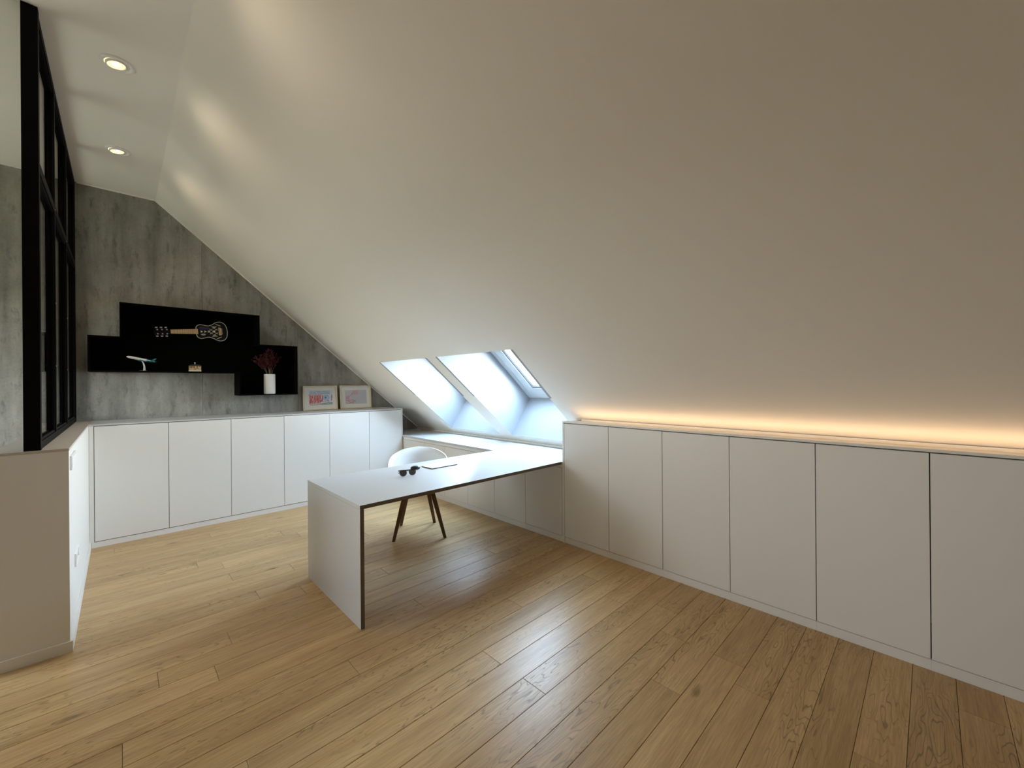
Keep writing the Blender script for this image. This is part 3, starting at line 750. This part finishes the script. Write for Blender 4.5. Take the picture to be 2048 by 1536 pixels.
for i, (dx, dy, dz) in enumerate(tips):
    p0 = Vector((vx+dx*0.10, vy+dy*0.10, zv+0.02)); p1 = Vector((vx+dx*0.2+random.uniform(-.01, .01), vy+dy*0.2, zv+H+0.02)); p2 = Vector((vx+dx*1.0, vy+dy, zv+H+dz))
    p15 = p1*0.45+p2*0.55+Vector((-dx*0.12, 0, 0.012))
    m = MB(); m.tube([p0, p1, p15, p2], [0.0016, 0.0014, 0.0012, 0.0008], 5); st = m.build('stem', palet if i in (1, 7) else twig, bq)
    lf = MB()
    for t in range(80):
        f = random.uniform(0.25, 1.0)
        p = p1.lerp(p15, min(1, f*2)) if f < 0.5 else p15.lerp(p2, f*2-1)
        d = (p2-p1).normalized()+Vector((random.uniform(-1, 1), random.uniform(-1, 1), random.uniform(-0.6, 1)))*0.8
        leaf(lf, p+Vector((random.uniform(-.016, .016), random.uniform(-.012, .012), random.uniform(-.012, .008))), d, random.uniform(0.020, 0.038), random.uniform(0.005, 0.009))
    o = lf.build('leaf_cluster', leaf_m, st); o['kind'] = 'stuff'

# ---------------------------------------------------------------- two framed drawings leaning on the concrete wall
def picture(xa, xb, label, strokes, base):
    h = 0.335; tilt = math.radians(6)
    r = empty('picture_frame', ((xa+xb)/2, YB-0.09, ZL), label, 'picture', None)
    W = xb-xa
    MP = Matrix.Translation((xa, YB-0.070, ZL+0.0008)) @ Matrix.Rotation(-tilt, 4, 'X')   # local x along, z up, -y to the room
    def rect(d): return [(d, d), (W-d, d), (W-d, h-d), (d, h-d)]
    m = MB(); m.ringprism(rect(0), rect(0.016), 'y', 0.0, -0.026, m=MP); m.build('frame', frame_wood, r)
    m = MB(); m.box(0.0165, W-0.0165, -0.001, -0.006, 0.0165, h-0.0165, m=MP); m.build('mat_board', paper, r)
    a0, a1, b0, b1 = W*0.165, W*0.865, h*0.20, h*0.805
    q = MB(); q.box(a0, a1, -0.0062, -0.0068, b0, b1, m=MP)
    mats = [base]; idx = {}
    lay = 0.0069
    for col, wd, pts in strokes:
        if col not in idx:
            idx[col] = len(mats); mats.append(mat('crayon', col, 0.9))
        pp = [Vector((a0+(a1-a0)*x, b0+(b1-b0)*z)) for x, z in pts]
        lay += 0.000012
        for p, s in zip(pp[:-1], pp[1:]):
            d = (s-p)
            if d.length < 1e-6: continue
            d = d.normalized(); n = Vector((-d.y, d.x))*wd/2; d2 = d*wd*0.2
            c = [p-d2+n, s+d2+n, s+d2-n, p-d2-n]
            c = [Vector((min(max(v.x, a0), a1), min(max(v.y, b0), b1))) for v in c]
            q.add([MP @ Vector((v.x, -lay, v.y)) for v in c], [(0, 1, 2, 3)], idx[col])
    q.build('drawing', mats, r)
    return r
random.seed(5)
st1 = []
lb, mb_, db = (0.36, 0.47, 0.62), (0.22, 0.38, 0.62), (0.06, 0.12, 0.34)
for i in range(9):
    z = 0.97-0.027*i; st1.append((lb if i % 3 else mb_, 0.0035, [(0.02+0.03*random.random()+t*0.095, z+random.uniform(-.015, .015)) for t in range(10)]))
rd, rd2, dr = (0.62, 0.11, 0.12), (0.70, 0.22, 0.22), (0.32, 0.03, 0.07)
for i in range(34):
    x = 0.0+0.55*i/33; top = 0.70+0.06*math.sin(i*0.9); bot = 0.10 if x < 0.46 else 0.20
    st1.append((rd if i % 3 else rd2, 0.0052, [(x+random.uniform(-.03, .03), bot+random.random()*0.06), (x+random.uniform(-.03, .05), 0.42), (x+random.uniform(-.02, .05), top)]))
for i in range(5): st1.append((dr, 0.0035, [(0.02+0.11*i, 0.20), (0.10+0.11*i, 0.24+random.random()*0.1), (0.13+0.11*i, 0.5), (0.12+0.11*i, 0.66)]))
st1.append((rd, 0.006, [(0.5, 0.30), (0.60, 0.22), (0.72, 0.22)])); st1.append((dr, 0.006, [(0.76, 0.26), (0.80, 0.30), (0.84, 0.25)]))
for k, rr_ in enumerate((0.17, 0.145, 0.12, 0.095, 0.07)):
    st1.append((lb if k % 2 else (0.42, 0.55, 0.72), 0.005, [(0.72+rr_*0.85*math.cos(t), 0.50+rr_*1.25*math.sin(t)) for t in [2*PI*i/16 for i in range(17)]]))
for k, rr_ in enumerate((0.04, 0.02)): st1.append((db if k else mb_, 0.006, [(0.70+rr_*math.cos(t), 0.51+rr_*1.5*math.sin(t)) for t in [2*PI*i/10 for i in range(11)]]))
st1.append((dr, 0.007, [(0.96, 0.70), (0.965, 0.58), (0.95, 0.44), (0.94, 0.30)])); st1.append((dr, 0.005, [(0.93, 0.56), (0.99, 0.52)]))
st1.append(((0.09, 0.13, 0.12), 0.005, [(0.02, 0.06), (0.15, 0.03), (0.30, 0.03), (0.45, 0.08), (0.6, 0.12), (0.8, 0.15), (0.98, 0.14)]))
for i in range(6): st1.append(((0.28, 0.42, 0.38), 0.004, [(0.45+0.02*i, 0.055-0.004*i), (0.6, 0.09-0.012*i), (0.98, 0.115-0.012*i)]))
picture(1.772, 2.222, 'pale wood framed child drawing in red and blue on the cabinet top', st1, mat('drawing_paper', (0.70, 0.71, 0.74), 0.9))
st2 = []
pk, rs_, og = (0.58, 0.26, 0.34), (0.60, 0.18, 0.20), (0.70, 0.38, 0.22)
lil = (0.50, 0.49, 0.56)
for i in range(22): st2.append((lil, 0.0022, [(0.28+0.033*i+random.uniform(-.02, .02), 0.08+random.random()*.1), (0.28+0.033*i, 0.4), (0.31+0.033*i, 0.75+random.random()*.2)]))
for i in range(7): st2.append((rs_ if i % 2 else og, 0.006, [(0.30+0.042*i, 0.66+0.02*(i % 3)), (0.34+0.042*i, 0.82), (0.37+0.042*i, 0.96)]))
st2.append(((0.30, 0.14, 0.28), 0.004, [(0.24, 0.60), (0.30, 0.70), (0.33, 0.80)])); st2.append((lil, 0.004, [(0.58, 0.80), (0.63, 0.97)]))
for i in range(6): st2.append((pk, 0.006, [(0.03+0.028*i, 0.34), (0.05+0.028*i, 0.50), (0.06+0.03*i, 0.58)]))
st2.append((rs_, 0.009, [(0.03, 0.27), (0.15, 0.26), (0.30, 0.29), (0.42, 0.24), (0.48, 0.16)])); st2.append((rs_, 0.012, [(0.14, 0.20), (0.22, 0.13), (0.30, 0.12), (0.40, 0.17)]))
st2.append((pk, 0.006, [(0.05, 0.10), (0.16, 0.05), (0.24, 0.08)])); st2.append(((0.3, 0.12, 0.16), 0.005, [(0.34, 0.07), (0.40, 0.06)]))
picture(2.262, 2.718, 'pale wood framed faint pink drawing, right under the slope', st2, mat('lilac_drawing_paper', (0.54, 0.54, 0.58), 0.9))

# ---------------------------------------------------------------- chair
cx, cyy = 2.150, 3.585
fwd = Vector((-0.53, -0.85, 0)).normalized()            # the way the seat faces
side = Vector((-fwd.y, fwd.x, 0))
r = empty('chair', (cx, cyy, 0), 'white shell armchair with dark wooden legs, tucked behind the desk', 'chair')
def cw(a, b, z): return Vector((cx, cyy, 0))+fwd*a+side*b+Vector((0, 0, z))
m = MB(); nA, nS = 64, 14; vs = []
for i in range(nA):
    th_ = 2*PI*i/nA; c = math.cos(th_)                   # c = -1 at the back
    back = max(0.0, -c)
    bb = 0.5-0.5*math.cos(PI*min(1, max(0, (0.80-c)/1.55)))   # 0 at the front edge, 1 at the back
    ph = abs(math.degrees(math.atan2(math.sin(th_), -c)))   # 0 at the middle of the back
    ks = [(0, 1.0), (30, 0.955), (60, 0.815), (85, 0.615), (110, 0.34), (135, 0.10), (160, 0.0), (180, 0.0)]
    for (p0, g0), (p1, g1) in zip(ks[:-1], ks[1:]):
        if p0 <= ph <= p1: gg = g0+(g1-g0)*(ph-p0)/(p1-p0)
    lip = 0.437+0.370*gg; bb = min(1.0, max(bb, 0.0))
    rad = 0.235+0.060*bb
    for j in range(nS+1):
        s = j/nS
        rho = rad*min(1, (s/0.62))**0.9 if s < 0.62 else rad+(0.022*(s-0.62)/0.38 if bb > 0.1 else 0)
        if s < 0.62: z = 0.425+0.030*(s/0.62)**4*bb+0.012*(s/0.62)**6*(1-bb)
        else: z = (0.425+0.030*bb+0.012*(1-bb))+(lip-0.455*bb-0.437*(1-bb))*((s-0.62)/0.38)**1.15
        q = 0.80+0.0*s
        vs.append(cw(math.cos(th_)*rho*0.95, math.sin(th_)*rho*1.0, z))
fs = []
for i in range(nA):
    j2 = (i+1) % nA
    for j in range(nS): fs.append((i*(nS+1)+j, j2*(nS+1)+j, j2*(nS+1)+j+1, i*(nS+1)+j+1))
m.add(vs, fs, 0, True)
sh = m.build('shell', shell_mat, r)
bm = bmesh.new(); bm.from_mesh(sh.data); bmesh.ops.remove_doubles(bm, verts=bm.verts, dist=0.0005); bm.to_mesh(sh.data); bm.free()
md = sh.modifiers.new('thickness', 'SOLIDIFY'); md.thickness = 0.009; md.offset = 0
feet = [(1.841, 3.521), (2.241, 3.259), (2.108, 3.866), (2.407, 3.693)]
for fx, fy in feet:
    f = Vector((fx, fy, 0)); c = Vector((cx, cyy, 0)); t = c+(f-c)*0.56; t.z = 0.405
    f = f+(f-c).normalized()*0.0
    m = MB(); d = (t-f).normalized(); a = fwd; b = side
    def sq(p, h): return [p+a*h+b*h, p-a*h+b*h, p-a*h-b*h, p+a*h-b*h]
    vs = sq(f, 0.0145)+sq(f.lerp(t, 0.7), 0.0205)+sq(t, 0.021)
    m.add(vs, [(3, 2, 1, 0), (8, 9, 10, 11)]+[(i+k, (i+1) % 4+k, (i+1) % 4+4+k, i+4+k) for k in (0, 4) for i in range(4)])
    m.build('leg', walnut, r, bevel=0.003)
m = MB()
for (p, q) in ((0, 3), (1, 2)):
    A = Vector((*feet[p], 0)); B = Vector((*feet[q], 0)); c = Vector((cx, cyy, 0))
    A = c+(A-c)*0.6; B = c+(B-c)*0.6; A.z = B.z = 0.400; d = (B-A).normalized(); n = Vector((-d.y, d.x, 0))*0.016
    m.add([A+n, A-n, B-n, B+n]+[v+Vector((0, 0, 0.018)) for v in (A+n, A-n, B-n, B+n)], [(3, 2, 1, 0), (4, 5, 6, 7), (0, 1, 5, 4), (1, 2, 6, 5), (2, 3, 7, 6), (3, 0, 4, 7)])
m.build('seat_support', walnut, r)

# ---------------------------------------------------------------- notebook and sunglasses on the desk
r = empty('notebook', (2.06, 3.06, ZD), 'thin closed white notebook lying flat on the desk', 'notebook')
pts = [(1.912, 3.136), (1.918, 2.972), (2.187, 2.974), (2.196, 3.150)]
def shrink(d): c = Vector((2.053, 3.058)); return [tuple(Vector(p)+(c-Vector(p)).normalized()*d) for p in pts]
m = MB(); m.prism(shrink(0.004), 'z', ZD+0.0003, ZD+0.0045); m.build('page_block', mat('notebook_dark_edge', (0.05, 0.045, 0.04), 0.7), r)
m = MB(); m.prism(pts, 'z', ZD+0.0046, ZD+0.0105); m.build('cover', mat('notebook_cover', (0.82, 0.78, 0.74), 0.5), r, bevel=0.002)

gx = Vector((0.985, -0.17, 0)).normalized(); gb = Vector((0.17, 0.985, 0)).normalized()
org = Vector((1.650, 2.905, ZD+0.0006))
tl_ = math.radians(16)
upv = Vector((0, 0, math.cos(tl_)))+gb*math.sin(tl_)
nrm = gx.cross(upv)
def gp(a, b, n=0.0): return org+gx*a+upv*b+nrm*n
r = empty('sunglasses', tuple(org), 'dark sunglasses with black brow bar standing on the desk', 'sunglasses')
gb_m = mat('black_acetate', (0.006, 0.006, 0.007), 0.3)
def plate_poly(name, pts, th_, mt):
    m = MB(); n = len(pts)
    vs = [gp(a, b, -th_/2) for a, b in pts]+[gp(a, b, th_/2) for a, b in pts]
    m.add(vs, [tuple(range(n))[::-1], tuple(range(n, 2*n))]+[(i, (i+1) % n, (i+1) % n+n, i+n) for i in range(n)]); return m.build(name, mt, r)
for s in (-1, 1):
    c = s*0.0375
    lens = [(c+0.0285*math.cos(t), 0.026+0.026*math.sin(t) if math.sin(t) < 0 else 0.026+0.018*math.sin(t)**0.6) for t in [2*PI*i/24 for i in range(24)]]
    plate_poly('lens', lens, 0.002, dark_lens)
    rim = MB(); o1 = [(a, b) for a, b in lens]; n = len(o1)
    rim.tube([gp(a, b) for a, b in o1+[o1[0]]], 0.0012, 6); rim.build('rim', gb_m, r)
plate_poly('brow_bar', [(-0.073, 0.0415), (-0.068, 0.050), (-0.01, 0.0475), (0.01, 0.0475), (0.068, 0.050), (0.078, 0.0455), (0.068, 0.0405), (0.01, 0.042), (-0.01, 0.042), (-0.068, 0.0405)], 0.006, gb_m)
plate_poly('bridge', [(-0.011, 0.030), (-0.009, 0.035), (0.009, 0.035), (0.011, 0.030), (0.006, 0.032), (-0.006, 0.032)], 0.003, steel)
for s, k in ((-1, 0.0), (1, 1.0)):                     # temples folded behind the lenses
    m = MB()
    p = [gp(s*0.070, 0.045, 0.0)+gb*0.004, gp(s*0.071, 0.044)+gb*0.014, gp(s*0.050, 0.040)+gb*(0.020+0.006*k), gp(-s*0.040, 0.034)+gb*(0.024+0.006*k), gp(-s*0.066, 0.020)+gb*(0.028+0.006*k)]
    m.tube(p, [0.0035, 0.0035, 0.0025, 0.0030, 0.0035], 8); m.build('temple', gb_m, r)
# black rounded pouch just behind
r = empty('glasses_pouch', (1.822, 3.085, ZD), 'small black round pouch right behind the sunglasses', 'pouch')
m = MB(); mp = Matrix.Translation((1.822, 3.085, ZD+0.0004)) @ Matrix.Rotation(math.radians(-10), 4, 'Z') @ Matrix.Scale(0.7, 4, (0, 1, 0))
m.lathe([(0.030, 0), (0.040, 0.004), (0.043, 0.013), (0.038, 0.022), (0.022, 0.028), (0.002, 0.030)], 28, m=mp); m.build('body', gb_m, r)
m = MB(); m.tube([mp @ Vector((0.0435*math.cos(t), 0.0435*math.sin(t), 0.013)) for t in [2*PI*i/28 for i in range(29)]], 0.0011, 6); m.build('seam', mat('grey_seam', (0.08, 0.08, 0.08), 0.6), r)

# ---------------------------------------------------------------- tree outside the skylight
random.seed(11)
tx, ty = 10.6, 9.3
r = empty('tree', (tx, ty, -6.0), 'leafy green tree outside, seen through the near skylight', 'tree')
m = MB(); m.tube([(tx, ty, -6.0), (tx+0.1, ty, -3.5), (tx, ty, -1.0), (tx+0.05, ty+0.1, 0.8)], [0.24, 0.19, 0.13, 0.05], 10); m.build('trunk', mat('bark', (0.12, 0.09, 0.06), 0.9), r)
lf = MB()
for i in range(2600):
    u, v, q = random.uniform(-1, 1), random.uniform(0, 2*PI), random.random()**0.4
    s = math.sqrt(1-u*u)
    p = Vector((tx+2.0*q*s*math.cos(v), ty+2.0*q*s*math.sin(v), -0.55+2.5*q*u))
    leaf(lf, p, Vector((random.uniform(-1, 1), random.uniform(-1, 1), random.uniform(-1, 0.6))), random.uniform(0.16, 0.28), random.uniform(0.05, 0.09))
o = lf.build('foliage', mat('green_leaf', (0.07, 0.13, 0.06), 0.6), r); o['kind'] = 'stuff'
